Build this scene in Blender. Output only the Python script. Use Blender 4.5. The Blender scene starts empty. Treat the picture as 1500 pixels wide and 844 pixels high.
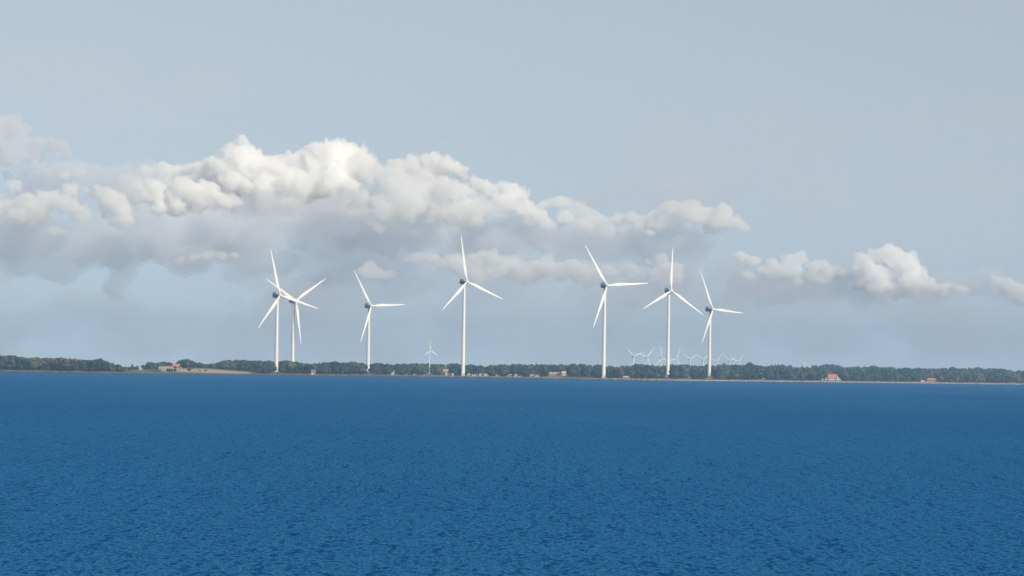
import bpy, bmesh, math, random
import numpy as np
from mathutils import Vector, Matrix, noise

random.seed(7); rng = np.random.default_rng(7)
C = bpy.context.scene.collection
scn = bpy.context.scene

# ------------------------------------------------------------------ camera, sky, sun, exposure
F = 5700.0                      # focal length in pixels of the 1500 px wide frame
CAM_H = 8.0
PITCH = math.atan(121 / F); ROLL = math.radians(0.9)
ROT = (Matrix.Rotation(math.pi / 2 + PITCH, 3, 'X') @ Matrix.Rotation(ROLL, 3, 'Z'))
cam = bpy.data.cameras.new('camera'); cam.sensor_width = 36; cam.lens = F / 1500 * 36
cam.clip_start = 1; cam.clip_end = 200000
camo = bpy.data.objects.new('camera', cam); C.objects.link(camo)
camo.location = (0, 0, CAM_H); camo.rotation_euler = ROT.to_euler(); scn.camera = camo

SUN_EL = math.radians(33); SUN_AZ = math.radians(138)      # azimuth clockwise from +Y (view direction)
SUN = Vector((math.sin(SUN_AZ) * math.cos(SUN_EL), math.cos(SUN_AZ) * math.cos(SUN_EL), math.sin(SUN_EL)))
w = bpy.data.worlds.new('World'); scn.world = w; w.use_nodes = True
wn = w.node_tree; bg = wn.nodes['Background']
sky = wn.nodes.new('ShaderNodeTexSky'); sky.sky_type = 'NISHITA'; sky.sun_disc = False
sky.sun_elevation = SUN_EL; sky.sun_rotation = SUN_AZ; sky.altitude = 0
sky.air_density = 1.0; sky.dust_density = 0.4; sky.ozone_density = 3.0
wtc = wn.nodes.new('ShaderNodeTexCoord'); wmp = wn.nodes.new('ShaderNodeMapping'); wmp.inputs['Location'].default_value = (0, 0, 0.16); wmp.inputs['Scale'].default_value = (1, 1, 0.84)
wn.links.new(wtc.outputs['Generated'], wmp.inputs[0]); wno = wn.nodes.new('ShaderNodeVectorMath'); wno.operation = 'NORMALIZE'; wn.links.new(wmp.outputs[0], wno.inputs[0]); wn.links.new(wno.outputs[0], sky.inputs[0])
hs = wn.nodes.new('ShaderNodeHueSaturation'); hs.inputs['Saturation'].default_value = 0.40; hs.inputs['Value'].default_value = 1.04
wn.links.new(sky.outputs[0], hs.inputs['Color']); wtn = wn.nodes.new('ShaderNodeMix'); wtn.data_type = 'RGBA'; wtn.blend_type = 'MULTIPLY'; wtn.inputs[0].default_value = 1; wtn.inputs[7].default_value = (1.0, 1.035, 0.99, 1)
wn.links.new(hs.outputs[0], wtn.inputs[6]); wn.links.new(wtn.outputs[2], bg.inputs[0]); bg.inputs[1].default_value = 0.11
sl = bpy.data.lights.new('sun', 'SUN'); sl.energy = 4.8; sl.angle = math.radians(0.5); sl.color = (1.0, 0.865, 0.66)
so = bpy.data.objects.new('sun', sl); C.objects.link(so); so.rotation_euler = SUN.to_track_quat('Z', 'Y').to_euler()
so.location = (0, 0, 500)
scn.view_settings.view_transform = 'Standard'; scn.view_settings.look = 'None'
scn.view_settings.exposure = 0; scn.view_settings.gamma = 1
scn.render.engine = 'CYCLES'
scn.cycles.use_denoising = True
scn.cycles.max_bounces = 64; scn.cycles.volume_bounces = 28; scn.cycles.transparent_max_bounces = 16
scn.cycles.diffuse_bounces = 3; scn.cycles.glossy_bounces = 3

def at(x, y, D):
    "a photograph pixel (1500 wide) as a point at ground distance D"
    d = ROT @ Vector(((x - 750) / F, -(y - 422) / F, -1)); d *= D / d.y
    return Vector((d.x, d.y, d.z + CAM_H))
def pix(X, Y, Z=2.0):
    q = ROT.transposed() @ Vector((X, Y, Z - CAM_H)); return 750 + F * q.x / -q.z, 422 - F * q.y / -q.z

# ------------------------------------------------------------------ materials
def mat(name):
    m = bpy.data.materials.new(name); m.use_nodes = True
    return m, m.node_tree.nodes, m.node_tree.links
def paint(name, col, rough=0.55, var=0.12, scale=0.6, spec=0.4):
    m, n, l = mat(name); b = n['Principled BSDF']
    tc = n.new('ShaderNodeTexCoord'); nz = n.new('ShaderNodeTexNoise'); nz.inputs['Scale'].default_value = scale
    nz.inputs['Detail'].default_value = 5
    mx = n.new('ShaderNodeMix'); mx.data_type = 'RGBA'
    mx.inputs[6].default_value = (*[c * (1 - var) for c in col], 1); mx.inputs[7].default_value = (*[min(1, c * (1 + var)) for c in col], 1)
    l.new(tc.outputs['Object'], nz.inputs['Vector']); l.new(nz.outputs[0], mx.inputs[0]); l.new(mx.outputs[2], b.inputs['Base Color'])
    b.inputs['Roughness'].default_value = rough; b.inputs['Specular IOR Level'].default_value = spec
    return m
M = {}
M['white'] = paint('turbine_white', (0.80, 0.79, 0.76), 0.45, 0.03, 0.15)
M['navy'] = paint('nacelle_dark', (0.028, 0.032, 0.038), 0.5, 0.2)
M['grey'] = paint('steel_grey', (0.25, 0.26, 0.27), 0.5)
M['concrete'] = paint('concrete', (0.30, 0.29, 0.27), 0.9, 0.15)
M['wall_white'] = paint('white_render', (0.74, 0.72, 0.68), 0.85, 0.06)
M['wall_cream'] = paint('cream_wall', (0.48, 0.43, 0.35), 0.85, 0.08)
M['wall_tan'] = paint('tan_wall', (0.36, 0.28, 0.22), 0.85, 0.1)
M['wall_red'] = paint('red_timber', (0.42, 0.13, 0.10), 0.8, 0.12)
M['roof_red'] = paint('red_tiles', (0.46, 0.19, 0.13), 0.75, 0.15, 1.5)
M['roof_brown'] = paint('brown_tiles', (0.22, 0.14, 0.11), 0.8, 0.15, 1.5)
M['roof_dark'] = paint('slate', (0.06, 0.06, 0.075), 0.6, 0.15, 1.5)
M['roof_pale'] = paint('pale_sheet_roof', (0.52, 0.50, 0.47), 0.6, 0.06, 1.0)
M['roof_pink'] = paint('weathered_roof', (0.42, 0.30, 0.26), 0.8, 0.12, 1.0)
M['glass'] = paint('window_glass', (0.03, 0.04, 0.05), 0.15, 0.1)
M['bark'] = paint('bark', (0.07, 0.055, 0.045), 0.9, 0.2, 2.0)
M['rock'] = paint('shore_rock', (0.055, 0.050, 0.045), 0.9, 0.35, 0.25)

def foliage(name, c1, c2, c3):
    m, n, l = mat(name); b = n['Principled BSDF']
    at_ = n.new('ShaderNodeAttribute'); at_.attribute_name = 'tint'
    oi = n.new('ShaderNodeObjectInfo'); ad = n.new('ShaderNodeMath'); ad.operation = 'ADD'
    l.new(at_.outputs['Fac'], ad.inputs[0]); l.new(oi.outputs['Random'], ad.inputs[1])
    fr = n.new('ShaderNodeMath'); fr.operation = 'FRACT'; l.new(ad.outputs[0], fr.inputs[0])
    ramp = n.new('ShaderNodeValToRGB'); e = ramp.color_ramp.elements
    e[0].color = (*c1, 1); e[0].position = 0.1; e[1].color = (*c3, 1); e[1].position = 1.0
    k = e.new(0.62); k.color = (*c2, 1)
    l.new(fr.outputs[0], ramp.inputs[0])
    tc = n.new('ShaderNodeTexCoord'); nz = n.new('ShaderNodeTexNoise'); nz.inputs['Scale'].default_value = 0.9; nz.inputs['Detail'].default_value = 6
    l.new(tc.outputs['Object'], nz.inputs['Vector'])
    mr = n.new('ShaderNodeMapRange'); mr.inputs[1].default_value = 0.3; mr.inputs[2].default_value = 0.7; mr.inputs[3].default_value = 0.6; mr.inputs[4].default_value = 1.45
    l.new(nz.outputs[0], mr.inputs[0])
    mx = n.new('ShaderNodeMix'); mx.data_type = 'RGBA'; mx.blend_type = 'MULTIPLY'; mx.inputs[0].default_value = 1
    l.new(ramp.outputs[0], mx.inputs[6]); l.new(mr.outputs[0], mx.inputs[7]); l.new(mx.outputs[2], b.inputs['Base Color'])
    b.inputs['Roughness'].default_value = 0.85; b.inputs['Specular IOR Level'].default_value = 0.15
    return m
M['leaf'] = foliage('broadleaf_foliage', (0.010, 0.030, 0.026), (0.028, 0.054, 0.036), (0.100, 0.095, 0.052))
M['needle'] = foliage('conifer_foliage', (0.018, 0.036, 0.025), (0.024, 0.045, 0.028), (0.036, 0.050, 0.032))

# ------------------------------------------------------------------ helpers
def tag(o, label=None, cat=None, group=None, kind=None):
    if label: o['label'] = label
    if cat: o['category'] = cat
    if group: o['group'] = group
    if kind: o['kind'] = kind
    return o
def empty(name, loc, rz=0.0, parent=None):
    o = bpy.data.objects.new(name, None); C.objects.link(o); o.location = loc; o.rotation_euler = (0, 0, rz); o.parent = parent
    o.empty_display_size = 1
    return o
def link(name, me, m, parent=None, loc=(0, 0, 0), rot=(0, 0, 0)):
    o = bpy.data.objects.new(name, me); C.objects.link(o)
    if m is not None and not me.materials: me.materials.append(m)
    o.parent = parent; o.location = loc; o.rotation_euler = rot
    return o
def np_mesh(name, V, Fc, smooth=False):
    me = bpy.data.meshes.new(name); V = np.asarray(V, np.float32); Fc = np.asarray(Fc, np.int32); k = Fc.shape[1]
    me.vertices.add(len(V)); me.vertices.foreach_set('co', V.ravel())
    me.loops.add(Fc.size); me.loops.foreach_set('vertex_index', Fc.ravel())
    me.polygons.add(len(Fc)); me.polygons.foreach_set('loop_start', np.arange(0, Fc.size, k, dtype=np.int32))
    me.polygons.foreach_set('loop_total', np.full(len(Fc), k, np.int32))
    if smooth: me.polygons.foreach_set('use_smooth', np.ones(len(Fc), bool))
    me.update(calc_edges=True); me.validate(); return me
def bm_mesh(name, bm, smooth=False):
    bmesh.ops.recalc_face_normals(bm, faces=bm.faces)
    me = bpy.data.meshes.new(name); bm.to_mesh(me); bm.free()
    if smooth:
        for p in me.polygons: p.use_smooth = True
        me.set_sharp_from_angle(angle=math.radians(35))
    return me
def bx(bm, c, s, bevel=0.0):
    g = bmesh.ops.create_cube(bm, size=1, matrix=Matrix.Translation(c) @ Matrix.Diagonal((*s, 1)))
    if bevel:
        ed = list({e for v in g['verts'] for e in v.link_edges})
        bmesh.ops.bevel(bm, geom=ed, offset=bevel, segments=2, affect='EDGES', profile=0.6)
def loft(bm, rings, cap=True):
    "rings: lists of points with equal counts, joined by quads"
    R = [[bm.verts.new(p) for p in r] for r in rings]; n = len(R[0])
    for a, b in zip(R, R[1:]):
        for i in range(n): bm.faces.new((a[i], a[(i + 1) % n], b[(i + 1) % n], b[i]))
    if cap: bm.faces.new(R[0][::-1]); bm.faces.new(R[-1])
def circ(r, z, n=24, cx=0, cy=0): return [(cx + r * math.cos(2 * math.pi * i / n), cy + r * math.sin(2 * math.pi * i / n), z) for i in range(n)]
def sstep(a, b, t):
    t = np.clip((t - a) / (b - a), 0, 1); return t * t * (3 - 2 * t)

# ------------------------------------------------------------------ the coast: where the shore and the skyline run
SHX = [-900, 0, 100, 200, 300, 400, 500, 650, 750, 850, 1000, 1150, 1300, 1400, 1500, 2400]
SHY = [531.5, 545.5, 547.0, 548.3, 549.5, 550.5, 551.7, 553.4, 555.0, 556.6, 558.5, 559.9, 561.6, 562.7, 564.0, 575.2]
def horizon(x): return 543 + (x - 750) * math.tan(ROLL)
def shore(x): return CAM_H * F / (np.interp(x, SHX, SHY) - horizon(x))
SKX = [-900, -300, 0, 20, 45, 60, 75, 92, 110, 125, 135, 146, 152, 160, 175, 183, 188, 197, 205, 211, 218, 224, 230, 240, 250, 254, 260, 262, 272, 282, 288, 292, 300, 315, 330, 340, 365, 400, 425, 436, 446, 456, 466, 475, 490, 502, 520, 545, 560, 600, 608, 620, 660, 688, 700, 740, 760, 784, 790, 830, 860, 880, 898, 906, 918, 924, 930, 960, 1000, 1030, 1052, 1090, 1130, 1170, 1220, 1250, 1280, 1310, 1350, 1400, 1440, 1462, 1485, 1500, 1800, 2400]
SKY = [508, 516, 521, 520, 523, 522, 523.5, 523, 525, 527, 526, 524, 526, 530, 534.5, 539, 537, 536, 537, 534, 530.5, 532, 532, 530, 531, 533, 533, 527, 525, 528, 531, 531, 533, 532, 529, 528, 527.5, 527.5, 528, 529.5, 532, 532, 531.5, 530, 529.5, 530, 530.5, 531, 532, 533, 530.5, 532, 532.5, 532, 533.5, 532.5, 533, 531.5, 529.5, 532, 533, 535, 537, 536.5, 536.5, 536.5, 533.5, 533, 534, 535, 533, 532.5, 533.5, 534.5, 534.5, 534.5, 534, 537, 538.5, 539.5, 538, 539, 542.5, 540.5, 544, 553]
def skyline_z(x, D): return CAM_H + (horizon(x) - np.interp(x, SKX, SKY)) * D / F
DBX = [-900, 0, 180, 260, 400, 700, 900, 1200, 1500, 2400]; DBV = [600, 600, 650, 800, 900, 1100, 1100, 1300, 1500, 1500]
HZX = [-900, 0, 150, 180, 230, 300, 370, 450, 700, 850, 1000, 1200, 1300, 1500, 2400]
HZV = [2.2, 2.0, 2.0, 2.2, 3.0, 3.6, 3.0, 2.4, 4.0, 5.5, 6.5, 8.5, 9.0, 9.0, 8.0]
def ground(X, Y):
    "height of the land"
    X = np.asarray(X, float); Y = np.asarray(Y, float)
    x = 748 + F * X / np.maximum(Y, 100); t = Y - shore(x)
    z = np.interp(t, [-60, -6, 0, 5, 14, 40], [-2.5, -0.5, 0.0, 0.75, 1.55, 1.7])
    db = np.interp(x, DBX, DBV); hz = np.interp(x, HZX, HZV)
    z = z + (hz - 1.7) * sstep(60, db, t)
    # the rise that carries the pale stubble field and the farm
    z = z + 2.7 * np.exp(-((x - 285) / 62.0) ** 2) * sstep(50, 330, t) * (1 - 0.75 * sstep(700, 1400, t))
    return z
def gz(X, Y): return float(ground(X, Y))
def on_ground(x, D):
    X = (x - 748) * D / F
    return Vector((X, D, gz(X, D)))

# ------------------------------------------------------------------ water
def water():
    m, n, l = mat('sea_water'); out = n['Material Output']; n.remove(n['Principled BSDF'])
    geo = n.new('ShaderNodeNewGeometry')
    def noi(sx, sy, det, rough=0.6, dist=0.0):
        mp = n.new('ShaderNodeMapping'); mp.inputs['Scale'].default_value = (sx, sy, 1); l.new(geo.outputs['Position'], mp.inputs['Vector'])
        t = n.new('ShaderNodeTexNoise'); t.inputs['Scale'].default_value = 1; t.inputs['Detail'].default_value = det
        t.inputs['Roughness'].default_value = rough; t.inputs['Distortion'].default_value = dist
        l.new(mp.outputs[0], t.inputs['Vector']); return t.outputs[0]
    def mul(a, k):
        q = n.new('ShaderNodeMath'); q.operation = 'MULTIPLY'; l.new(a, q.inputs[0]); q.inputs[1].default_value = k; return q.outputs[0]
    def add(a, b):
        q = n.new('ShaderNodeMath'); q.operation = 'ADD'; l.new(a, q.inputs[0]); l.new(b, q.inputs[1]); return q.outputs[0]
    def slope(sx, sy, det, rough, amp, off):
        mp = n.new('ShaderNodeMapping'); mp.inputs['Scale'].default_value = (sx, sy, 1); mp.inputs['Location'].default_value = (off, off, off); l.new(geo.outputs['Position'], mp.inputs['Vector'])
        t = n.new('ShaderNodeTexNoise'); t.inputs['Scale'].default_value = 1; t.inputs['Detail'].default_value = det; t.inputs['Roughness'].default_value = rough; t.inputs['Distortion'].default_value = 0.25
        l.new(mp.outputs[0], t.inputs['Vector'])
        a = n.new('ShaderNodeVectorMath'); a.operation = 'SUBTRACT'; l.new(t.outputs['Color'], a.inputs[0]); a.inputs[1].default_value = (0.5, 0.5, 0.5)
        b = n.new('ShaderNodeVectorMath'); b.operation = 'MULTIPLY'; l.new(a.outputs[0], b.inputs[0]); b.inputs[1].default_value = (amp, amp, 0); return b.outputs[0]
    def vadd(a, b):
        q = n.new('ShaderNodeVectorMath'); q.operation = 'ADD'; l.new(a, q.inputs[0])
        if isinstance(b, tuple): q.inputs[1].default_value = b
        else: l.new(b, q.inputs[1])
        return q.outputs[0]
    sl3 = vadd(vadd(slope(3.6, 1.4, 3, 0.62, 1.40, 0.0), slope(2.7, 0.36, 3, 0.6, 1.0, 31.7)), vadd(vadd(slope(2.0, 0.10, 2, 0.55, 0.48, 77.1), slope(1.4, 0.03, 2, 0.5, 0.30, 13.3)), slope(0.9, 0.008, 2, 0.5, 0.12, 51.9)))
    nn = n.new('ShaderNodeVectorMath'); nn.operation = 'NORMALIZE'; l.new(vadd(sl3, (0, 0, 1)), nn.inputs[0]); nrm = nn.outputs[0]
    df = n.new('ShaderNodeBsdfDiffuse'); df.inputs[0].default_value = (0.001, 0.045, 0.170, 1)
    gl = n.new('ShaderNodeBsdfGlossy'); gl.inputs['Roughness'].default_value = 0.2; gl.inputs[0].default_value = (0.15, 0.65, 0.98, 1); l.new(nrm, gl.inputs['Normal'])
    fl = noi(5.2, 1.6, 3, 0.7); fr_ = n.new('ShaderNodeMapRange'); fr_.inputs[1].default_value = 0.50; fr_.inputs[2].default_value = 0.72; l.new(fl, fr_.inputs[0])  # noise mask for glints painted into the gloss colour
    gc = n.new('ShaderNodeMix'); gc.data_type = 'RGBA'; gc.inputs[6].default_value = (0.11, 0.60, 0.94, 1); gc.inputs[7].default_value = (0.62, 0.92, 1.0, 1); l.new(fr_.outputs[0], gc.inputs[0]); l.new(gc.outputs[2], gl.inputs[0])  # blue sky reflection put into the gloss tint, pale end for the glints
    fr = n.new('ShaderNodeFresnel'); fr.inputs['IOR'].default_value = 1.33; l.new(nrm, fr.inputs['Normal'])
    gust = noi(0.012, 0.0022, 3, 0.5)
    g2 = n.new('ShaderNodeMapRange'); g2.inputs[1].default_value = 0.35; g2.inputs[2].default_value = 0.65; g2.inputs[3].default_value = 0.45; g2.inputs[4].default_value = 0.55; l.new(gust, g2.inputs[0])
    fm = n.new('ShaderNodeMath'); fm.operation = 'MULTIPLY'; l.new(fr.outputs[0], fm.inputs[0]); l.new(g2.outputs[0], fm.inputs[1])
    mx = n.new('ShaderNodeMixShader'); l.new(fm.outputs[0], mx.inputs[0])
    l.new(df.outputs[0], mx.inputs[1]); l.new(gl.outputs[0], mx.inputs[2]); l.new(mx.outputs[0], out.inputs['Surface'])
    V = [(-14500, -3000, 0), (14500, -3000, 0), (14500, 12000, 0), (-14500, 12000, 0)]
    o = link('sea', np_mesh('sea', V, [(0, 1, 2, 3)]), m); tag(o, kind='structure', label='deep blue choppy sea reaching to the shore')
water()

# ------------------------------------------------------------------ land
def land():
    m, n, l = mat('land_cover'); b = n['Principled BSDF']; b.inputs['Roughness'].default_value = 0.95; b.inputs['Specular IOR Level'].default_value = 0.1
    a = n.new('ShaderNodeAttribute'); a.attribute_name = 'cover'
    geo = n.new('ShaderNodeNewGeometry'); nz = n.new('ShaderNodeTexNoise'); nz.inputs['Scale'].default_value = 0.12; nz.inputs['Detail'].default_value = 8
    l.new(geo.outputs['Position'], nz.inputs['Vector'])
    mr = n.new('ShaderNodeMapRange'); mr.inputs[1].default_value = 0.3; mr.inputs[2].default_value = 0.7; mr.inputs[3].default_value = 0.7; mr.inputs[4].default_value = 1.3
    l.new(nz.outputs[0], mr.inputs[0])
    mx = n.new('ShaderNodeMix'); mx.data_type = 'RGBA'; mx.blend_type = 'MULTIPLY'; mx.inputs[0].default_value = 1
    l.new(a.outputs['Color'], mx.inputs[6]); l.new(mr.outputs[0], mx.inputs[7]); l.new(mx.outputs[2], b.inputs['Base Color'])
    xs = np.concatenate([np.linspace(-900, -60, 40), np.linspace(-50, 1550, 321), np.linspace(1570, 2400, 40)])
    ts = np.concatenate([[-60, -20, -6, -3, 0, 2.5, 5, 7, 10, 14, 20, 28, 40, 60], np.linspace(80, 1500, 60), [1800, 2500, 4000, 6800]])
    P = np.zeros((len(ts), len(xs), 3)); COL = np.ones((len(ts), len(xs), 4))
    for j, x in enumerate(xs):
        D = shore(x) + ts; X = (x - 748) * D / F
        P[:, j, 0] = X; P[:, j, 1] = D; P[:, j, 2] = ground(X, D)
        bank = np.array([0.055, 0.048, 0.040]); sand = np.array([0.40, 0.33, 0.25]); grass = np.array([0.105, 0.135, 0.040]); stub = np.array([0.38, 0.32, 0.23]); dry = np.array([0.19, 0.175, 0.085])
        k_right = sstep(560, 1100, x)                       # beach sand on the right, grass on the left
        strip = sand * (0.45 + 0.55 * k_right)
        base = grass * (1 - sstep(350, 480, x)) + dry * sstep(350, 480, x)
        for i, t in enumerate(ts):
            c = bank * (1 - 0.0) if t < 2.4 else (bank * 0.6 + strip * 0.4 if t < 4 else (strip if t < 16 else (strip * 0.4 + base * 0.6 if t < 26 else base)))
            if 16 <= t and x < 240: c = base * (1.0 + 0.25 * math.sin(x * 0.13))
            lo = np.interp(x, [228, 240, 285, 310, 330, 366, 372], [999, 150, 110, 60, 36, 30, 999]); hi = np.interp(x, [228, 240, 366, 372], [0, 430, 300, 0])
            if lo < t < hi: c = stub
            COL[i, j, :3] = c
    nt, nx = len(ts), len(xs); idx = np.arange(nt * nx).reshape(nt, nx)
    Fc = np.stack([idx[:-1, :-1], idx[:-1, 1:], idx[1:, 1:], idx[1:, :-1]], -1).reshape(-1, 4)
    me = np_mesh('land', P.reshape(-1, 3), Fc, True)
    ca = me.color_attributes.new('cover', 'FLOAT_COLOR', 'POINT'); ca.data.foreach_set('color', COL.reshape(-1).astype(np.float32))
    tag(link('land', me, m), kind='structure', label='low green coast with a sandy shoreline strip')
land()

def shore_rocks():
    ico = bmesh.new(); bmesh.ops.create_icosphere(ico, subdivisions=1, radius=1)
    bv = np.array([v.co[:] for v in ico.verts]); bf = np.array([[v.index for v in f.verts] for f in ico.faces]); ico.free()
    Vs, Fs = [], []; k = 0
    for i in range(5200):
        x = rng.uniform(-120, 1620)
        if x > 900 and rng.random() < 0.45: continue
        t = rng.uniform(-2.0, 4.6); D = float(shore(x)) + t; X = (x - 748) * D / F
        r = rng.uniform(0.25, 0.95) * (1.0 if x < 950 else 0.6); v = bv * (r * rng.uniform(0.7, 1.4, 3)) * rng.uniform(0.8, 1.2, (len(bv), 1)) + np.array([X, D, gz(X, D) + 0.12])
        Vs.append(v); Fs.append(bf + k); k += len(bv)
    tag(link('shore_rocks', np_mesh('shore_rocks', np.concatenate(Vs), np.concatenate(Fs)), M['rock']), 'dark boulders piled along the waterline of the coast', 'rocks', kind='stuff')
shore_rocks()

# ------------------------------------------------------------------ clouds
_b = bmesh.new(); bmesh.ops.create_icosphere(_b, subdivisions=2, radius=1)
ICO_V = np.array([v.co[:] for v in _b.verts]); ICO_F = np.array([[v.index for v in f.verts] for f in _b.faces]); _b.free()
def cloud_mat(name, density, col=(1, 1, 1), g=0.0):
    m, n, l = mat(name); n.remove(n['Principled BSDF'])
    v = n.new('ShaderNodeVolumePrincipled'); v.inputs['Color'].default_value = (*col, 1); v.inputs['Density'].default_value = density; v.inputs['Anisotropy'].default_value = g
    l.new(v.outputs[0], n['Material Output'].inputs['Volume']); return m
CD = 25000.0
def solid_only(me):
    "drop hollow pockets and crumbs left inside or beside a cloud"
    n = len(me.vertices); co = np.empty(n * 3, np.float32); me.vertices.foreach_get('co', co); co = co.reshape(-1, 3)
    Q = np.array([p.vertices[:] for p in me.polygons if len(p.vertices) == 4]); lab = np.arange(n)
    while True:
        m = lab[Q].min(1); new = lab.copy(); np.minimum.at(new, Q.ravel(), np.repeat(m, 4)); new = new[new]
        if (new == lab).all(): break
        lab = new
    a, b, c, d = (co[Q[:, i]] for i in range(4))
    vol = (np.einsum('ij,ij->i', a, np.cross(b, c)) + np.einsum('ij,ij->i', a, np.cross(c, d))) / 6
    tot = np.bincount(lab[Q[:, 0]], vol, minlength=n); big = tot.max()
    if big <= 0: return me
    keep = tot[lab[Q[:, 0]]] > 0.004 * big; Q = Q[keep]; used = np.unique(Q); mp = np.zeros(n, int); mp[used] = np.arange(len(used))
    return np_mesh('cloud', co[used], mp[Q])
def cloud(label, puffs, density, seed, D=CD, kids=11, grand=5, voxel=1.6, amp=0.30, squash=0.75, flat=None, group=None, col=(1, 1, 1)):
    "puffs: (x, y, radius) in photograph pixels, turned into billows of real size at distance D"
    r_ = np.random.default_rng(seed); s = D / F; S = []
    extra = [(x + r_.normal(0, 0.9) * r, y + abs(r_.normal(0, 0.5)) * r - 0.1 * r, r * r_.uniform(0.35, 0.8)) for (x, y, r) in puffs for _ in range(2)]
    for (x, y, r) in list(puffs) + extra:
        c = np.array(at(x, y, D)) + np.array([0, r_.normal(0, 0.6) * r * s, 0]); R = r * s
        S.append((c, R))
        for k in range(kids):
            d = r_.normal(size=3); d[2] = d[2] * 0.8 + 0.35; d /= np.linalg.norm(d); rk = R * r_.uniform(0.32, 0.55); ck = c + d * R * np.array([1, 1, squash]) * 0.86
            S.append((ck, rk))
            for q in range(grand):
                e = r_.normal(size=3) + d * 0.8; e /= np.linalg.norm(e); S.append((ck + e * rk * 0.88, rk * r_.uniform(0.3, 0.55)))
    V = np.concatenate([ICO_V * R * np.array([1, 1, squash]) + c for c, R in S]); Fc = np.concatenate([ICO_F + i * len(ICO_V) for i in range(len(S))])
    org = V.mean(0); org[2] = V[:, 2].min()
    me = np_mesh('cloud', V - org, Fc); o = link('cloud', me, None)
    md = o.modifiers.new('r', 'REMESH'); md.mode = 'VOXEL'; md.voxel_size = voxel * s
    dg = bpy.context.evaluated_depsgraph_get(); me2 = bpy.data.meshes.new_from_object(o.evaluated_get(dg)); o.modifiers.clear(); o.data = me2; bpy.data.meshes.remove(me)
    me2 = o.data = solid_only(me2)
    n = len(me2.vertices); co = np.empty(n * 3, np.float32); me2.vertices.foreach_get('co', co); co = co.reshape(-1, 3)
    nr = np.empty(n * 3, np.float32); me2.vertices.foreach_get('normal', nr); nr = nr.reshape(-1, 3)
    A = np.median([p[2] for p in puffs]) * s
    dsp = np.array([noise.fractal(Vector(c / (A * 0.55)) + Vector((seed * 7.1, 0, 0)), 0.9, 2.1, 4) for c in co.astype(float)])
    fine = np.array([noise.fractal(Vector(c / (A * 0.16)) + Vector((0, seed * 3.3, 0)), 0.8, 2.1, 2) for c in co.astype(float)])
    co = co + nr * (dsp * amp * A + fine * 0.11 * A)[:, None]
    if flat is not None:
        zb = at(0 + 750, flat, D).z - org[2]; low = co[:, 2] < zb; co[low, 2] = zb + (co[low, 2] - zb) * 0.25
    me2.vertices.foreach_set('co', co.ravel().astype(np.float32)); me2.update()
    md = o.modifiers.new('r', 'REMESH'); md.mode = 'VOXEL'; md.voxel_size = voxel * s          # clean any self-crossing billows
    dg = bpy.context.evaluated_depsgraph_get(); me3 = bpy.data.meshes.new_from_object(o.evaluated_get(dg)); o.modifiers.clear(); me2 = o.data = solid_only(me3)
    o.location = org; me2.materials.clear(); me2.materials.append(cloud_mat('cloud_mist', density, col))
    return tag(o, label, 'cloud', group)
def rnd_puffs(seed, x0, x1, y0, y1, r0, r1, n):
    q = np.random.default_rng(seed); return [(q.uniform(x0, x1), q.uniform(y0, y1), q.uniform(r0, r1)) for _ in range(n)]
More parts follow.
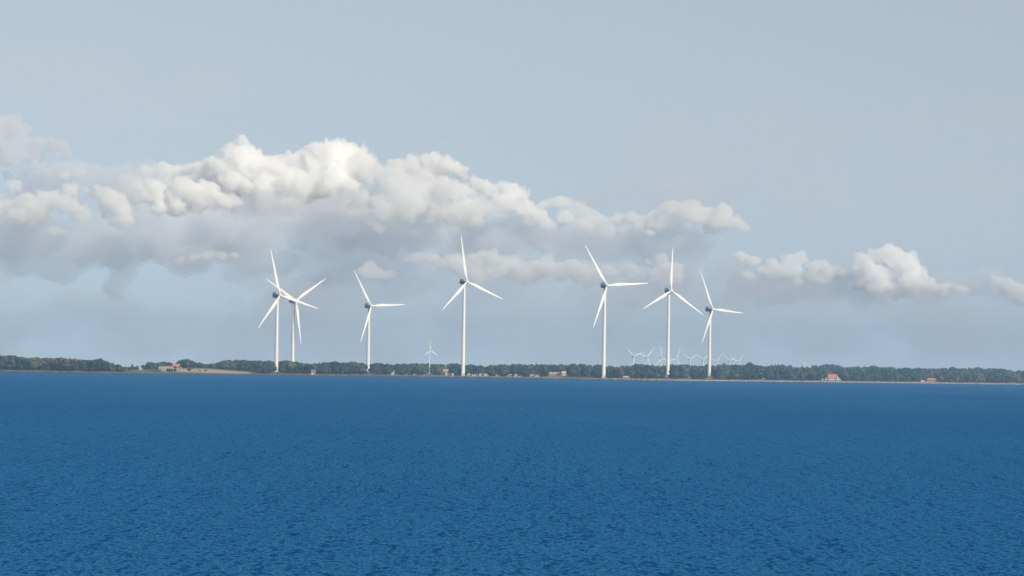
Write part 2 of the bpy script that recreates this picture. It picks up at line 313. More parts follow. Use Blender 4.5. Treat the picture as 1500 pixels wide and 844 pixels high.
CLOUDS = [
    # label, puffs, density, distance offset, options
    ('tall bright cumulus with a small turret, highest of the cloud bank',
     [(358, 206, 9), (350, 226, 19), (328, 245, 22), (372, 240, 24), (410, 250, 24), (440, 240, 23), (470, 232, 26), (503, 229, 29), (525, 245, 24), (300, 252, 16), (440, 275, 32), (490, 272, 34), (390, 280, 28), (345, 270, 20), (430, 295, 30), (500, 300, 30)], 0.020, 600, {'voxel': 1.15}),
    ('flat topped pale cloud shoulder leading up to the tallest cumulus',
     [(215, 252, 12), (240, 246, 12), (262, 252, 14), (285, 250, 15), (200, 268, 16), (270, 270, 20), (310, 268, 18), (240, 272, 16), (225, 285, 18), (300, 285, 18), (330, 290, 20), (360, 300, 22), (180, 262, 10), (270, 295, 16)], 0.018, 800, {}),
    ('bright domed cumulus rim behind the grey white front cloud',
     [(580, 248, 12), (605, 240, 15), (632, 235, 14), (655, 243, 15), (675, 254, 12), (640, 255, 18), (610, 258, 16)], 0.020, 300, {}),
    ('grey white cumulus in front, with a dark knob beside the tallest cloud',
     [(535, 258, 14), (556, 250, 13), (575, 268, 20), (610, 272, 20), (640, 268, 18), (660, 280, 20), (560, 290, 24), (600, 302, 24), (640, 305, 24), (690, 310, 24), (672, 320, 22), (575, 312, 22), (530, 290, 14)], 0.012, -700, {'voxel': 1.2}),
    ('stepped cumulus shoulder falling away above the middle turbine',
     [(700, 270, 13), (715, 280, 15), (740, 276, 13), (757, 285, 15), (735, 300, 18), (765, 303, 15), (790, 318, 14)], 0.016, -300, {}),
    ('low bright cumulus in front of the left of the cloud bank',
     [(225, 290, 15), (250, 288, 17), (280, 286, 16), (305, 288, 15), (325, 292, 11), (255, 305, 16), (232, 306, 12), (290, 303, 14), (225, 276, 16), (300, 277, 15), (265, 275, 17), (340, 298, 12)], 0.026, -900, {}),
    ('narrow upright bright cloud left of the low bright cumulus',
     [(142, 280, 10), (158, 284, 12), (172, 292, 13), (178, 308, 14), (205, 275, 10), (212, 290, 10), (160, 300, 14), (185, 325, 12)], 0.020, -1100, {}),
    ('soft pale cloud patch near the left edge below the grey cloud',
     [(45, 298, 16), (70, 292, 17), (95, 300, 16), (60, 310, 16), (120, 310, 12), (80, 340, 10), (30, 318, 14), (0, 300, 16), (-20, 320, 18), (105, 280, 12), (20, 275, 10)], 0.015, -500, {}),
    ('tiny bright fleck of cloud under the purple grey cloud', [(45, 255, 7), (57, 258, 8), (70, 250, 7), (12, 257, 8), (95, 258, 9), (115, 252, 9)], 0.010, -200, {}),
    ('purple grey cloud cut by the left edge of the sky',
     [(-15, 185, 24), (10, 180, 18), (25, 195, 16), (-5, 215, 22), (30, 215, 18), (58, 212, 15), (85, 214, 12), (-30, 205, 22), (15, 232, 18), (50, 228, 14), (95, 222, 10)], 0.009, -400, {'col': (0.88, 0.89, 0.93)}),
    ('long smooth cloud streak ending the bank above the right turbines',
     [(985, 304, 14), (1005, 310, 16), (1030, 316, 17), (1055, 322, 17), (1075, 328, 13), (1090, 334, 9), (960, 315, 12), (945, 322, 10), (1000, 326, 14), (1040, 333, 12), (970, 328, 14), (1015, 300, 12), (1060, 310, 13), (940, 335, 12)], 0.016, -300, {'kids': 6}),
    ('ragged cloud scrap between the bank and its last streak',
     [(845, 305, 11), (862, 313, 11), (876, 322, 9), (905, 320, 9), (918, 335, 9), (930, 346, 7), (800, 300, 10), (820, 296, 11), (800, 325, 12), (830, 318, 13), (860, 330, 12), (890, 338, 11), (780, 312, 12), (925, 318, 10)], 0.014, -200, {}),
    ('bright low cloud plume behind the second tall right turbine',
     [(968, 378, 9), (972, 392, 12), (985, 398, 12), (962, 402, 13), (948, 382, 5), (990, 410, 12)], 0.015, -600, {}),
    ('long pale cloud band behind the rotor of the middle turbine',
     [(635, 380, 14), (665, 385, 17), (700, 382, 15), (722, 376, 12), (750, 390, 19), (785, 395, 19), (820, 398, 18), (850, 402, 16), (890, 398, 14), (920, 395, 13), (720, 398, 16), (680, 395, 16), (770, 402, 18), (840, 392, 17), (870, 405, 15), (735, 384, 12), (800, 386, 14), (610, 378, 10)], 0.013, -600, {'kids': 6}),
    ('small lone cloud puff above the third turbine rotor', [(543, 392, 10), (552, 400, 10), (533, 401, 9), (563, 406, 6)], 0.016, -800, {}),
    ('thin flat cloud strip left of the first turbine blade tip', [(285, 379, 8), (305, 376, 9), (325, 376, 9), (342, 374, 7), (265, 381, 6)], 0.016, -700, {}),
    ('flat little cumulus line right of the turbines',
     [(1085, 377, 10), (1105, 382, 9), (1130, 385, 8), (1155, 384, 12), (1172, 380, 12), (1190, 393, 12), (1215, 402, 10), (1235, 404, 8), (1165, 400, 12), (1095, 405, 9), (1120, 395, 11), (1145, 398, 13), (1190, 405, 13), (1230, 400, 12), (1205, 390, 10)], 0.020, -300, {}),
    ('rounded cumulus heap with a sunlit dome over the right coast',
     [(1262, 382, 15), (1285, 376, 14), (1303, 372, 15), (1322, 385, 18), (1338, 398, 16), (1275, 400, 18), (1305, 402, 20), (1330, 415, 16), (1360, 418, 13), (1380, 426, 10), (1412, 424, 7), (1320, 430, 9), (1250, 400, 14), (1290, 420, 16), (1345, 425, 14), (1265, 415, 13), (1390, 420, 9)], 0.024, -300, {}),
    ('cumulus edge entering at the right side of the sky', [(1460, 412, 10), (1478, 420, 14), (1500, 430, 18), (1525, 425, 20), (1550, 415, 18)], 0.018, -300, {}),
]
VEILS = [
    # label, seed, x0, x1, y0, y1, r0, r1, count, density, colour (grey blue shade of the bases put into it)
    ('grey lilac cloud layer lying low under the left of the bank', 20, -120, 330, 325, 385, 34, 56, 22, 0.0024, (0.90, 0.92, 0.96)),
    ('wide pale grey cloud base under the tall cumulus', 21, 230, 640, 308, 352, 30, 46, 22, 0.0042, (0.90, 0.92, 0.96)),
    ('thin grey shelf of cloud below the pale grey base', 26, 250, 720, 350, 392, 24, 38, 24, 0.0026, (0.83, 0.86, 0.92)),
    ('blue grey cloud base stretching towards the right turbines', 22, 600, 1010, 325, 372, 24, 40, 24, 0.0040, (0.87, 0.895, 0.945)),
    ('broad dim cloud shade low behind the turbine rotors', 23, 360, 1150, 398, 440, 28, 44, 30, 0.0016, (0.80, 0.82, 0.88)),
    ('faint grey veil above the long cloud streak', 24, 830, 1250, 268, 318, 24, 40, 14, 0.0009, (0.87, 0.895, 0.945)),
    ('dim cloud base under the heap over the right coast', 25, 1060, 1480, 408, 435, 22, 34, 20, 0.0030, (0.89, 0.90, 0.94)),
    ('pale milky cloud filling the left below the narrow upright cloud', 27, -60, 250, 255, 322, 22, 38, 22, 0.0036, (0.88, 0.91, 0.97)),
    ('long dim grey cloud bank low along the whole horizon', 28, -250, 1750, 445, 505, 42, 66, 60, 0.0010, (0.76, 0.76, 0.79)),
    ('faint high veil in the upper right sky', 29, 950, 1600, 150, 260, 50, 80, 14, 0.00022, (0.9, 0.86, 0.9)),
    ('faint high veil in the upper left sky', 30, -150, 350, 90, 190, 40, 70, 12, 0.00022, (0.95, 0.93, 0.95)),
    ('thin bluish mist hanging in front of the whole cloud bank', 31, -300, 1800, 270, 430, 70, 100, 60, 0.00026, (0.84, 0.89, 0.98)),  # haze layer added to soften the contrast of the clouds behind
]
if 1:
    for i, (lab, pf, den, off, op) in enumerate(CLOUDS): cloud(lab, pf, den, i + 1, D=CD + off, **op)
    for (lab, sd, x0, x1, y0, y1, r0, r1, n_, den, *vc) in VEILS:
        cloud(lab, rnd_puffs(sd, x0, x1, y0, y1, r0, r1, n_), den, sd, D=CD + (-150 if sd in (20, 21, 22, 23, 25, 26, 27) else -4000 if sd == 31 else -1600), kids=4, grand=2, voxel=4.5, squash=0.6, col=vc[0] if vc else (0.93, 0.94, 0.965))
# ------------------------------------------------------------------ haze
def haze():
    m, n, l = mat('sea_haze'); n.remove(n['Principled BSDF'])
    v = n.new('ShaderNodeVolumePrincipled'); v.inputs['Color'].default_value = (0.42, 0.65, 0.97, 1); v.inputs['Density'].default_value = 7.6e-5; v.inputs['Anisotropy'].default_value = 0.0
    l.new(v.outputs[0], n['Material Output'].inputs['Volume'])
    bm = bmesh.new(); bx(bm, (0, 4400, 76), (30000, 16000, 164)); o = link('haze', bm_mesh('haze', bm), m); tag(o, kind='stuff', label='thin blue haze over the sea and coast')
haze()

# ------------------------------------------------------------------ wind turbines
def tower_mesh(H, rb, rt):
    bm = bmesh.new(); n = 32; rings = []
    for k in range(5):
        z0 = H * k / 5; z1 = H * (k + 1) / 5
        r0 = rb + (rt - rb) * z0 / H; r1 = rb + (rt - rb) * z1 / H
        rings += [circ(r0, z0, n)] + ([circ(r1, z1, n)] if k == 4 else [])
    loft(bm, rings); return bm_mesh('tower', bm, True)
def blade_mesh(R, root):
    "a twisted, tapering blade along +Z, chord along X"
    bm = bmesh.new(); rings = []; n = 20
    st = [0.0, 0.03, 0.07, 0.12, 0.18, 0.24, 0.32, 0.42, 0.55, 0.68, 0.8, 0.9, 0.965, 1.0]
    ch = [1.9, 1.9, 2.05, 2.6, 3.2, 3.4, 3.2, 2.75, 2.2, 1.75, 1.35, 1.0, 0.7, 0.15]
    th = [1.9, 1.9, 1.75, 1.55, 1.25, 1.05, 0.85, 0.66, 0.48, 0.34, 0.24, 0.16, 0.1, 0.03]
    for t, c, h in zip(st, ch, th):
        k = R / 48.0; c *= k; h *= k; tw = math.radians(14 * (1 - t) ** 2 - 1); shift = -0.25 * max(0, c - 1.9 * k)
        ring = []
        for i in range(n):
            a = 2 * math.pi * i / n; px_ = 0.5 * c * math.cos(a) + shift; q = 0.5 + 0.5 * math.cos(a)
            py_ = 0.5 * h * math.sin(a) * (1 if t < 0.08 else (0.45 + 0.75 * q))
            ring.append((px_ * math.cos(tw) - py_ * math.sin(tw), px_ * math.sin(tw) + py_ * math.cos(tw), root + t * (R - root)))
        rings.append(ring)
    loft(bm, rings); return bm_mesh('blade', bm, True)
def hub_mesh(k):
    bm = bmesh.new()
    prof = [(1.55, -1.7), (1.75, -1.2), (1.85, -0.2), (1.8, 0.6), (1.45, 1.5), (0.85, 2.2), (0.15, 2.5)]
    loft(bm, [[(r * k * math.cos(2 * math.pi * i / 24), -z * k, r * k * math.sin(2 * math.pi * i / 24)) for i in range(24)] for r, z in prof])
    return bm_mesh('hub', bm, True)
def nacelle_mesh(k):
    bm = bmesh.new(); rings = []
    for y, w_, h_, zc in [(1.6, 2.6, 2.6, 0.0), (1.9, 3.2, 3.0, 0.0), (4.5, 3.4, 3.2, 0.0), (8.0, 3.3, 3.0, 0.1), (9.6, 3.1, 2.7, 0.2), (10.3, 2.5, 2.1, 0.3)]:
        ring = []
        for i in range(24):
            a = 2 * math.pi * i / 24; ca, sa = math.cos(a), math.sin(a); e = 0.42
            ring.append((math.copysign(abs(ca) ** e, ca) * w_ / 2 * k, y * k, (math.copysign(abs(sa) ** e, sa) * h_ / 2 + zc) * k))
        rings.append(ring)
    loft(bm, rings); return bm_mesh('nacelle', bm, True)
def cooler_mesh(k):
    "round open cooling frame standing on the rear of the nacelle roof"
    bm = bmesh.new(); n = 28; prof = [(1.75, -0.6), (1.75, 0.6), (1.15, 0.6), (1.15, -0.6)]
    R_ = [[bm.verts.new((r * k * math.cos(6.28319 * i / n), (8.3 + y) * k, (2.6 + r * 0.95 * math.sin(6.28319 * i / n)) * k)) for r, y in prof] for i in range(n)]
    for i in range(n):
        for q in range(4): bm.faces.new((R_[i][q], R_[(i + 1) % n][q], R_[(i + 1) % n][(q + 1) % 4], R_[i][(q + 1) % 4]))
    bx(bm, (0, 9.4 * k, 1.9 * k), (2.4 * k, 1.2 * k, 1.1 * k), 0.2 * k)
    return bm_mesh('cooler', bm)
TYPES = {}
def turbine_type(H, R):
    key = (H, round(R))
    if key not in TYPES:
        k = R / 48.0
        d = {'tower': tower_mesh(H - 1.9 * k, 1.98 * k, 1.3 * k), 'blade': blade_mesh(R, 1.2 * k), 'hub': hub_mesh(k), 'nacelle': nacelle_mesh(k), 'cooler': cooler_mesh(k), 'k': k}
        bm = bmesh.new(); loft(bm, [circ(3.3 * k, -1.2, 32), circ(3.3 * k, 0.1 * k, 32), circ(2.5 * k, 0.35 * k, 32)]); d['foundation'] = bm_mesh('foundation', bm)
        bm = bmesh.new(); bx(bm, (0, 0, 1.3 * k), (1.1 * k, 0.16 * k, 2.3 * k), 0.05); d['door'] = bm_mesh('door', bm)
        bm = bmesh.new(); bx(bm, (0, 0, 0.2 * k), (1.6 * k, 1.6 * k, 0.25 * k))
        for i in range(3): bx(bm, (0, (-1.0 - 0.3 * i) * k, (0.05 - 0.22 * i + 0.1) * k), (1.4 * k, 0.3 * k, 0.1 * k))
        d['step'] = bm_mesh('step', bm)
        bm = bmesh.new(); loft(bm, [circ(0.09 * k, 0, 8), circ(0.05 * k, 2.4 * k, 8)]); bx(bm, (0, 0, 2.3 * k), (0.9 * k, 0.08 * k, 0.08 * k)); d['wind_vane'] = bm_mesh('wind_vane', bm)
        bm = bmesh.new(); loft(bm, [circ(1.42 * k, -0.5 * k), circ(1.6 * k, 0), circ(1.6 * k, 0.35 * k)]); d['yaw_ring'] = bm_mesh('yaw_ring', bm)
        TYPES[key] = d
    return TYPES[key]
def turbine(label, base, psi, phase, H, R, group, tilt=6.0, cone=4.0, dark=True, detail=True):
    d = turbine_type(H, R); k = d['k']; ps = math.radians(psi)
    root = empty('wind_turbine', base); tag(root, label, 'wind turbine', group)
    tw = link('tower', d['tower'], M['white'], root)
    if detail:
        link('foundation', d['foundation'], M['concrete'], root)
        a = math.radians(-60); link('door', d['door'], M['grey'], tw, (1.97 * k * math.cos(a), 1.97 * k * math.sin(a), 0.5 * k), (0, 0, a + math.pi / 2))
        link('step', d['step'], M['grey'], tw, (2.9 * k * math.cos(a), 2.9 * k * math.sin(a), 0.3 * k), (0, 0, a + math.pi / 2))
        link('yaw_ring', d['yaw_ring'], M['grey'], tw, (0, 0, (H - 1.9 * k) - 0.1 * k))
    # rotor axis: local -Y of the nacelle looks upwind, yawed towards +X
    rot = (Matrix.Rotation(ps, 4, 'Z') @ Matrix.Rotation(math.radians(-tilt), 4, 'X'))
    hubp = Vector((0, 0, H)) + rot @ Vector((0, -4.2 * k, 0))
    nc = link('nacelle', d['nacelle'], M['navy' if dark else 'white'], root); nc.matrix_local = Matrix.Translation(Vector((0, 0, H))) @ rot @ Matrix.Translation(Vector((0, -4.0 * k, 0)))
    if detail:
        link('cooler', d['cooler'], M['navy'], nc)
        link('wind_vane', d['wind_vane'], M['grey'], nc, (0.0, 5.8 * k, 1.9 * k))
    hb = link('hub', d['hub'], M['white'], root); hb.matrix_local = Matrix.Translation(hubp) @ rot
    for j in range(3):
        b = link('blade', d['blade'], M['white'], root)
        a = math.radians(phase + 120 * j)
        b.matrix_local = Matrix.Translation(hubp) @ rot @ Matrix.Rotation(a, 4, 'Y') @ Matrix.Rotation(math.radians(cone), 4, 'X') @ Matrix.Rotation(math.radians(-4), 4, 'Z')
    return root
NEAR = 'tall turbines on the shore'
for lab, X, D, psi, ph, H, R in [
        ('white turbine at far left, nearest the pale stubble field, one blade almost upright', -245.9, 4081, 44, 105, 80, 51),
        ('white turbine half behind the wood, its blades crossing those of the leftmost turbine', -246.9, 4402, 42, 58, 80, 50),
        ('shorter white turbine standing alone between the crossed pair and the tallest turbine', -172.9, 4715, 42, 87, 80, 51),
        ('tallest white turbine in the middle, right of the small old turbine', -47.9, 3906, 40, 111, 94, 47),
        ('tall white turbine with one blade level to the right, left of the far turbine row', 94.9, 3975, 32, 86, 94, 49),
        ('tall white turbine with one blade straight up among the far turbine row', 169.2, 4193, 34, 3, 94, 47),
        ('rightmost of the big white turbines, shorter, dark nacelle turned left', 237.4, 4654, 46, 94, 80, 51)]:
    turbine(lab, (X, D, gz(X, D)), psi, ph, H, R, NEAR)
p_ = at(629, 546.5, 4726); turbine('small old white turbine between the tallest one and the lone shorter one', (p_.x, 4726, gz(p_.x, 4726)), 40, 0, 27.2, 13.2, None, dark=False, detail=False)
FAR_LABELS = ['leftmost turbine of the distant row, blade raised to the left', 'second turbine of the distant row, blade raised to the right', 'distant turbine just left of the straight up blade tower, blade nearly vertical', 'distant turbine just right of the tower with the straight up blade',
              'distant turbine with two blades spread like a wide V', 'distant turbine half hidden by the tower of the rightmost big turbine', 'distant turbine just right of the rightmost big tower', 'faint distant turbine third from the right end of the row', 'faint distant turbine second from the right end of the row', 'faint distant turbine at the right end of the row']
for lab, (x, y, D, ph) in zip(FAR_LABELS, [(928.3, 522, 9600, 71), (948, 523.3, 9800, 45), (969.6, 525, 9900, 113), (991, 526.7, 10200, 24), (1010.7, 526.5, 10500, 62), (1029.7, 527, 10800, 59), (1051, 529, 11000, 42), (1069, 529, 11300, 63), (1075, 529.5, 11700, 85), (1081.7, 529.5, 11500, 47)]):
    p = at(x - 1, y, D); g = gz(p.x, D); turbine(lab, (p.x, D, g), 40, ph, round(p.z - g, 1), 32 if D > 10400 else 35, 'turbines in the distant row', detail=False)
for lab, (x, y, D, ph) in zip(['very faint far turbine just right of the left wood', 'very faint far turbine over the farm trees at left', 'very faint far turbine left of the pink farmhouse roof', 'very faint far turbine over the trees behind the stubble field'],
        [(173, 533, 11600, 110), (219, 531, 11900, 0), (234, 532.5, 11950, 100), (298, 533, 11900, 5)]):
    p = at(x, y, D); g = gz(p.x, D); turbine(lab, (p.x, D, g), 40, ph, round(p.z - g, 1), 20, 'turbines on the far left horizon', detail=False)

# ------------------------------------------------------------------ placing by sight line
def spot(x, y):
    "the point of the land seen at photograph column x whose ground appears at row y"
    t = 16.0; Ds = float(shore(x))
    while t < 2500:
        p = on_ground(x, Ds + t)
        if pix(*p)[1] <= y: return p
        t += 6
    return on_ground(x, Ds + 300)

# ------------------------------------------------------------------ buildings
HOUSES = []      # (x0, x1, D) kept free of trees in front
def box_part(name, m, parent, c, s, bev=0): bm = bmesh.new(); bx(bm, (0, 0, 0), s, bev); return link(name, bm_mesh(name, bm), M[m], parent, c)
def house(name, label, cat, x, y, wpx, L=None, W=6.0, wall=2.6, roof=2.2, ridge='x', wm='wall_white', rm='roof_red', rz=0.0, windows=2, door=True, chimney=0, group=None, D=None):
    p = spot(x, y) if D is None else on_ground(x, D)
    L = wpx * p.y / F if L is None else L
    HOUSES.append((x - wpx / 2 - 2, x + wpx / 2 + 2, p.y + W))
    r = empty(name, (p.x, p.y, p.z - 0.15), rz); tag(r, label, cat, group)
    bm = bmesh.new()
    if ridge == 'x': prof = [(-W / 2, 0), (W / 2, 0), (W / 2, wall), (0, wall + roof), (-W / 2, wall)]; loft(bm, [[(sx * L / 2, a, b) for a, b in prof] for sx in (-1, 1)])
    else: prof = [(-L / 2, 0), (L / 2, 0), (L / 2, wall), (0, wall + roof), (-L / 2, wall)]; loft(bm, [[(a, sy * W / 2, b) for a, b in prof] for sy in (-1, 1)])
    link('wall', bm_mesh('wall', bm), M[wm], r)
    bm = bmesh.new(); half = (W if ridge == 'x' else L) / 2; ln = (L if ridge == 'x' else W) / 2 + 0.3; sl_ = roof / half; o_ = 0.35; th = 0.22
    for s_ in (-1, 1):
        q = [(0, wall + roof + 0.03), (s_ * (half + o_), wall - o_ * sl_ + 0.03), (s_ * (half + o_), wall - o_ * sl_ + th + 0.03), (0, wall + roof + th + 0.03)]
        loft(bm, [[((e * ln, a, b) if ridge == 'x' else (a, e * ln, b)) for a, b in q] for e in (-1, 1)])
    rf = link('roof', bm_mesh('roof', bm), M[rm], r)
    for k in range(chimney):
        cx = (k - (chimney - 1) / 2) * L * 0.55 + (0.3 if chimney == 1 else 0)
        box_part('chimney', 'roof_red' if wm != 'wall_tan' else 'wall_tan', rf, (cx, 0, wall + roof + 0.4), (0.7, 0.7, 1.5))
    for k in range(windows):
        cx = (k + 0.5 - windows / 2) * L / max(1, windows + (1 if door else 0)) * 1.0 - (L * 0.12 if door else 0)
        wi = box_part('window', 'glass', r, (cx, -W / 2 - 0.03, wall * 0.55), (min(1.1, L * 0.16), 0.1, wall * 0.4)); box_part('sill', 'wall_white', wi, (0, -0.06, -wall * 0.2 - 0.06), (min(1.3, L * 0.2), 0.14, 0.1))
    if door: dr = box_part('door', 'roof_dark', r, (L * 0.33, -W / 2 - 0.03, wall * 0.37 + 0.1), (0.95, 0.1, wall * 0.72)); box_part('handle', 'grey', dr, (0.33, -0.08, 0), (0.08, 0.06, 0.2))
    return r
house('house', 'long white house with a bright red tiled roof on the right shore', 'house', 1219.5, 557.0, 13.5, W=7.5, wall=2.9, roof=4.2, windows=4, chimney=1)
house('house', 'white gabled wing with dark slate roof right of the red roofed house', 'house', 1229.5, 557.2, 6.0, W=9, wall=3.0, roof=3.8, ridge='x', rm='roof_dark', windows=2)
house('house', 'narrow white gable standing between the red roof and the slate wing', 'house', 1226.6, 557.4, 2.6, W=8, wall=3.2, roof=3.4, ridge='y', rm='roof_dark', windows=1, door=False)
house('shed', 'small white shed left of the red roofed house', 'shed', 1203.8, 557.2, 3.2, W=3, wall=1.9, roof=0.6, rm='roof_pale', windows=1, door=False)
house('shed', 'tiny white outbuilding touching the left end of the red roofed house', 'shed', 1210.2, 557.3, 2.2, W=3, wall=2.2, roof=0.7, rm='roof_pale', windows=0)
house('cottage', 'long low pink walled cottage with red roof near the right edge', 'cottage', 1365, 559.4, 16, W=6, wall=2.6, roof=2.0, wm='wall_tan', windows=4)
house('shed', 'small white shed left of the long pink cottage', 'shed', 1351.5, 559.6, 5, W=4, wall=1.6, roof=0.6, rm='roof_pale', windows=1)
house('beach_hut', 'long low white hut on the beach right of the last tower', 'hut', 1118, 556.6, 8, W=4, wall=1.5, roof=0.5, rm='roof_pale', windows=2)
house('beach_hut', 'very small pale hut beside the long low white hut', 'hut', 1132, 557.2, 3, W=3, wall=1.0, roof=0.3, rm='roof_pale', wm='wall_cream', windows=1, door=False)
house('cottage', 'pale orange cottage in the trees between the last two big towers', 'cottage', 1009, 551.5, 6.5, W=6, wall=2.2, roof=1.6, wm='wall_cream', rm='roof_pink', windows=2)
house('beach_hut', 'white low hut right of the tower with the level blade', 'hut', 917.5, 554.2, 9, W=4, wall=1.5, roof=0.7, rm='roof_pale', wm='wall_cream', windows=2)
house('barn', 'bright white barn above the trees left of the level blade tower', 'barn', 827, 550.2, 8, W=8, wall=2.9, roof=1.9, rm='roof_pale', windows=3)
house('barn', 'long low weathered pink roofed barn left of the bright white barn', 'barn', 812, 549.8, 20, W=8, wall=1.4, roof=2.0, wm='wall_cream', rm='roof_pink', windows=3)
house('house', 'house with red roof and white gable behind the lone shorter turbine', 'house', 574, 546.0, 7, W=6, wall=2.2, roof=2.4, windows=2, chimney=1)
house('house', 'white gable end joined to the red roof behind the lone turbine', 'house', 578.6, 546.2, 3.4, W=6, wall=2.8, roof=1.2, ridge='y', rm='roof_pale', windows=1, door=False)
house('house', 'small white house with brown roof at the wood edge beside the crossed turbines', 'house', 459, 548.4, 5.6, W=5, wall=2.3, roof=2.0, rm='roof_brown', windows=2)
house('barn', 'weathered grey pink farm roof between the small old turbine and the tallest one', 'barn', 653, 546.8, 13, W=8, wall=2.2, roof=2.8, wm='wall_tan', rm='roof_pink', windows=3)
HUTS = [(607.5, 3.5, 'wall_white', 'roof_pale', 'tiny white hut left of the small old turbine'), (621, 2, 'wall_white', 'roof_pale', 'tiny white hut just left of the small turbine foot'), (654, 2, 'wall_white', 'roof_pale', 'narrow white hut in front of the grey pink farm'),
        (663.5, 3, 'wall_white', 'roof_pale', 'small white hut right of the grey pink farm'), (672, 4.5, 'wall_cream', 'roof_pale', 'small cream hut at the left of the tallest tower foot'), (687, 4, 'wall_white', 'roof_pale', 'small white hut at the right of the tallest tower foot'),
        (695.5, 8, 'wall_white', 'roof_brown', 'white hut with reddish brown roof right of the tallest tower'), (703.5, 3, 'wall_white', 'roof_pale', 'narrow white hut touching the brown roofed hut'), (712.5, 7, 'wall_white', 'roof_pale', 'pale boxy hut, third beyond the tallest tower'),
        (728.5, 7.5, 'wall_cream', 'roof_pale', 'cream hut in the middle of the hut row'), (745, 9, 'wall_tan', 'roof_pink', 'long brown low hut in the hut row'), (756, 4, 'wall_white', 'roof_pale', 'small white hut touching a longer cream one'),
        (761.5, 6, 'wall_cream', 'roof_pale', 'longer cream hut right of the small white one'), (779, 6, 'wall_tan', 'roof_pale', 'brown walled pale roofed hut near the end of the hut row'), (787.5, 6.5, 'wall_white', 'roof_red', 'white hut with a trace of red roof, last of the hut row'),
        (557, 6, 'wall_cream', 'roof_pale', 'low cream hut just right of the lone turbine foot'), (575, 3, 'wall_white', 'roof_pale', 'tiny white hut on the shore below the red roofed house'), (595, 3, 'wall_cream', 'roof_pale', 'tiny cream hut on the shore right of the red roofed house')]
for x, wp, wm, rm, lab in HUTS:
    yb = np.interp(x, SHX, SHY) - 3.3
    house('beach_hut', lab, 'hut', x, yb, wp, W=4, wall=1.6, roof=0.7, wm=wm, rm=rm, windows=1 if wp < 5 else 2, door=wp > 3, group='huts along the shore')
house('cottage', 'tiny white gabled cottage in front of the dark wood at far left', 'cottage', 116.8, 544.2, 2.6, W=5, wall=2.0, roof=1.8, ridge='y', rm='roof_pale', windows=1, door=False, D=3900)
house('shed', 'white shed among the small round trees near the left wood', 'shed', 206.5, 542.0, 5, W=5, wall=1.5, roof=0.8, rm='roof_pale', windows=1)
house('farmhouse', 'farmhouse with bright pink red roof left of the big dark tree clump', 'house', 260, 540.4, 13, W=8, wall=2.2, roof=2.4, wm='wall_tan', windows=3, chimney=2)
house('barn', 'long low tan barn in front of the pink roofed farmhouse', 'barn', 243, 541.2, 20, W=8, wall=1.5, roof=1.2, wm='wall_cream', rm='roof_pink', windows=3)

def mast():
    p = on_ground(1179, 5000); top = at(1179, 530.5, 5000).z
    r = empty('radio_mast', p); tag(r, 'slim white mast rising above the wooded hill at right', 'mast')
    h = top - p.z; bm = bmesh.new(); loft(bm, [circ(0.45, 0, 10), circ(0.35, h * 0.6, 10), circ(0.25, h, 10)]); link('pole', bm_mesh('pole', bm), M['white'], r)
    for z in (0.8, 0.9): bm = bmesh.new(); bx(bm, (0, 0, h * z), (1.6, 0.3, 1.2), 0.05); link('antenna', bm_mesh('antenna', bm), M['white'], r)
mast()

# ------------------------------------------------------------------ trees
_b = bmesh.new(); bmesh.ops.create_icosphere(_b, subdivisions=1, radius=1)
LOB_V = np.array([v.co[:] for v in _b.verts]); LOB_F = np.array([[v.index for v in f.verts] for f in _b.faces]); _b.free()
def leaf_cards(q, centers, radii, n, size):
    V, Fc = [], []
    for i in range(n):
        k = q.integers(len(centers)); d = q.normal(size=3); d /= np.linalg.norm(d); c = centers[k] + d * radii[k] * q.uniform(0.85, 1.15)
        t = np.cross(d, q.normal(size=3)); t /= np.linalg.norm(t); u = np.cross(d, t) + d * q.uniform(-.6, .6)
        s_ = size * q.uniform(0.6, 1.3); b = len(V); V += [c + t * s_, c + u * s_, c - t * s_ * 0.8, c - u * s_ * 0.9]; Fc += [(b, b + 1, b + 2), (b, b + 2, b + 3)]
    return np.array(V), np.array(Fc)
def crown_broad(seed, lobes, cards):
    q = np.random.default_rng(seed); cs, rs = [], []
    for i in range(lobes):
        z = q.uniform(0.22, 0.82); wmax = 0.36 * math.sqrt(max(0.05, 1 - ((z - 0.5) / 0.46) ** 2)); a = q.uniform(0, 6.28); rr = wmax * math.sqrt(q.random())
        cs.append(np.array([rr * math.cos(a), rr * math.sin(a), z])); rs.append(q.uniform(0.13, 0.2))
    cs.append(np.array([0, 0, 0.5])); rs.append(0.28); cs.append(np.array([0, 0, 0.80])); rs.append(0.18)
    V, Fc, k = [], [], 0
    for c, r in zip(cs, rs):
        V.append(LOB_V * r * q.uniform(0.8, 1.2, (len(LOB_V), 1)) * q.uniform(0.85, 1.15, 3) + c); Fc.append(LOB_F + k); k += len(LOB_V)
    lv, lf = leaf_cards(q, cs, np.array(rs), cards, 0.055); V.append(lv); Fc.append(lf + k)
    V = np.concatenate(V); V[:, 2] = V[:, 2] / V[:, 2].max(); return V, np.concatenate(Fc)
def crown_conifer(seed, tiers, cards):
    q = np.random.default_rng(seed); V, Fc = [], []
    for i in range(tiers):
        z = 0.14 + 0.78 * i / tiers; r = 0.24 * (1 - i / tiers) + 0.03; n = 9; b = len(V)
        V.append((0, 0, min(1.0, z + 0.26))); 
        for j in range(n): a = 6.283 * j / n + q.uniform(-.2, .2); k = r * q.uniform(0.65, 1.2); V.append((k * math.cos(a), k * math.sin(a), z - q.uniform(0, .05)))
        Fc += [(b, b + 1 + j, b + 1 + (j + 1) % n) for j in range(n)]
    V = np.array(V); V[:, 2] = V[:, 2] / V[:, 2].max(); return V, np.array(Fc)
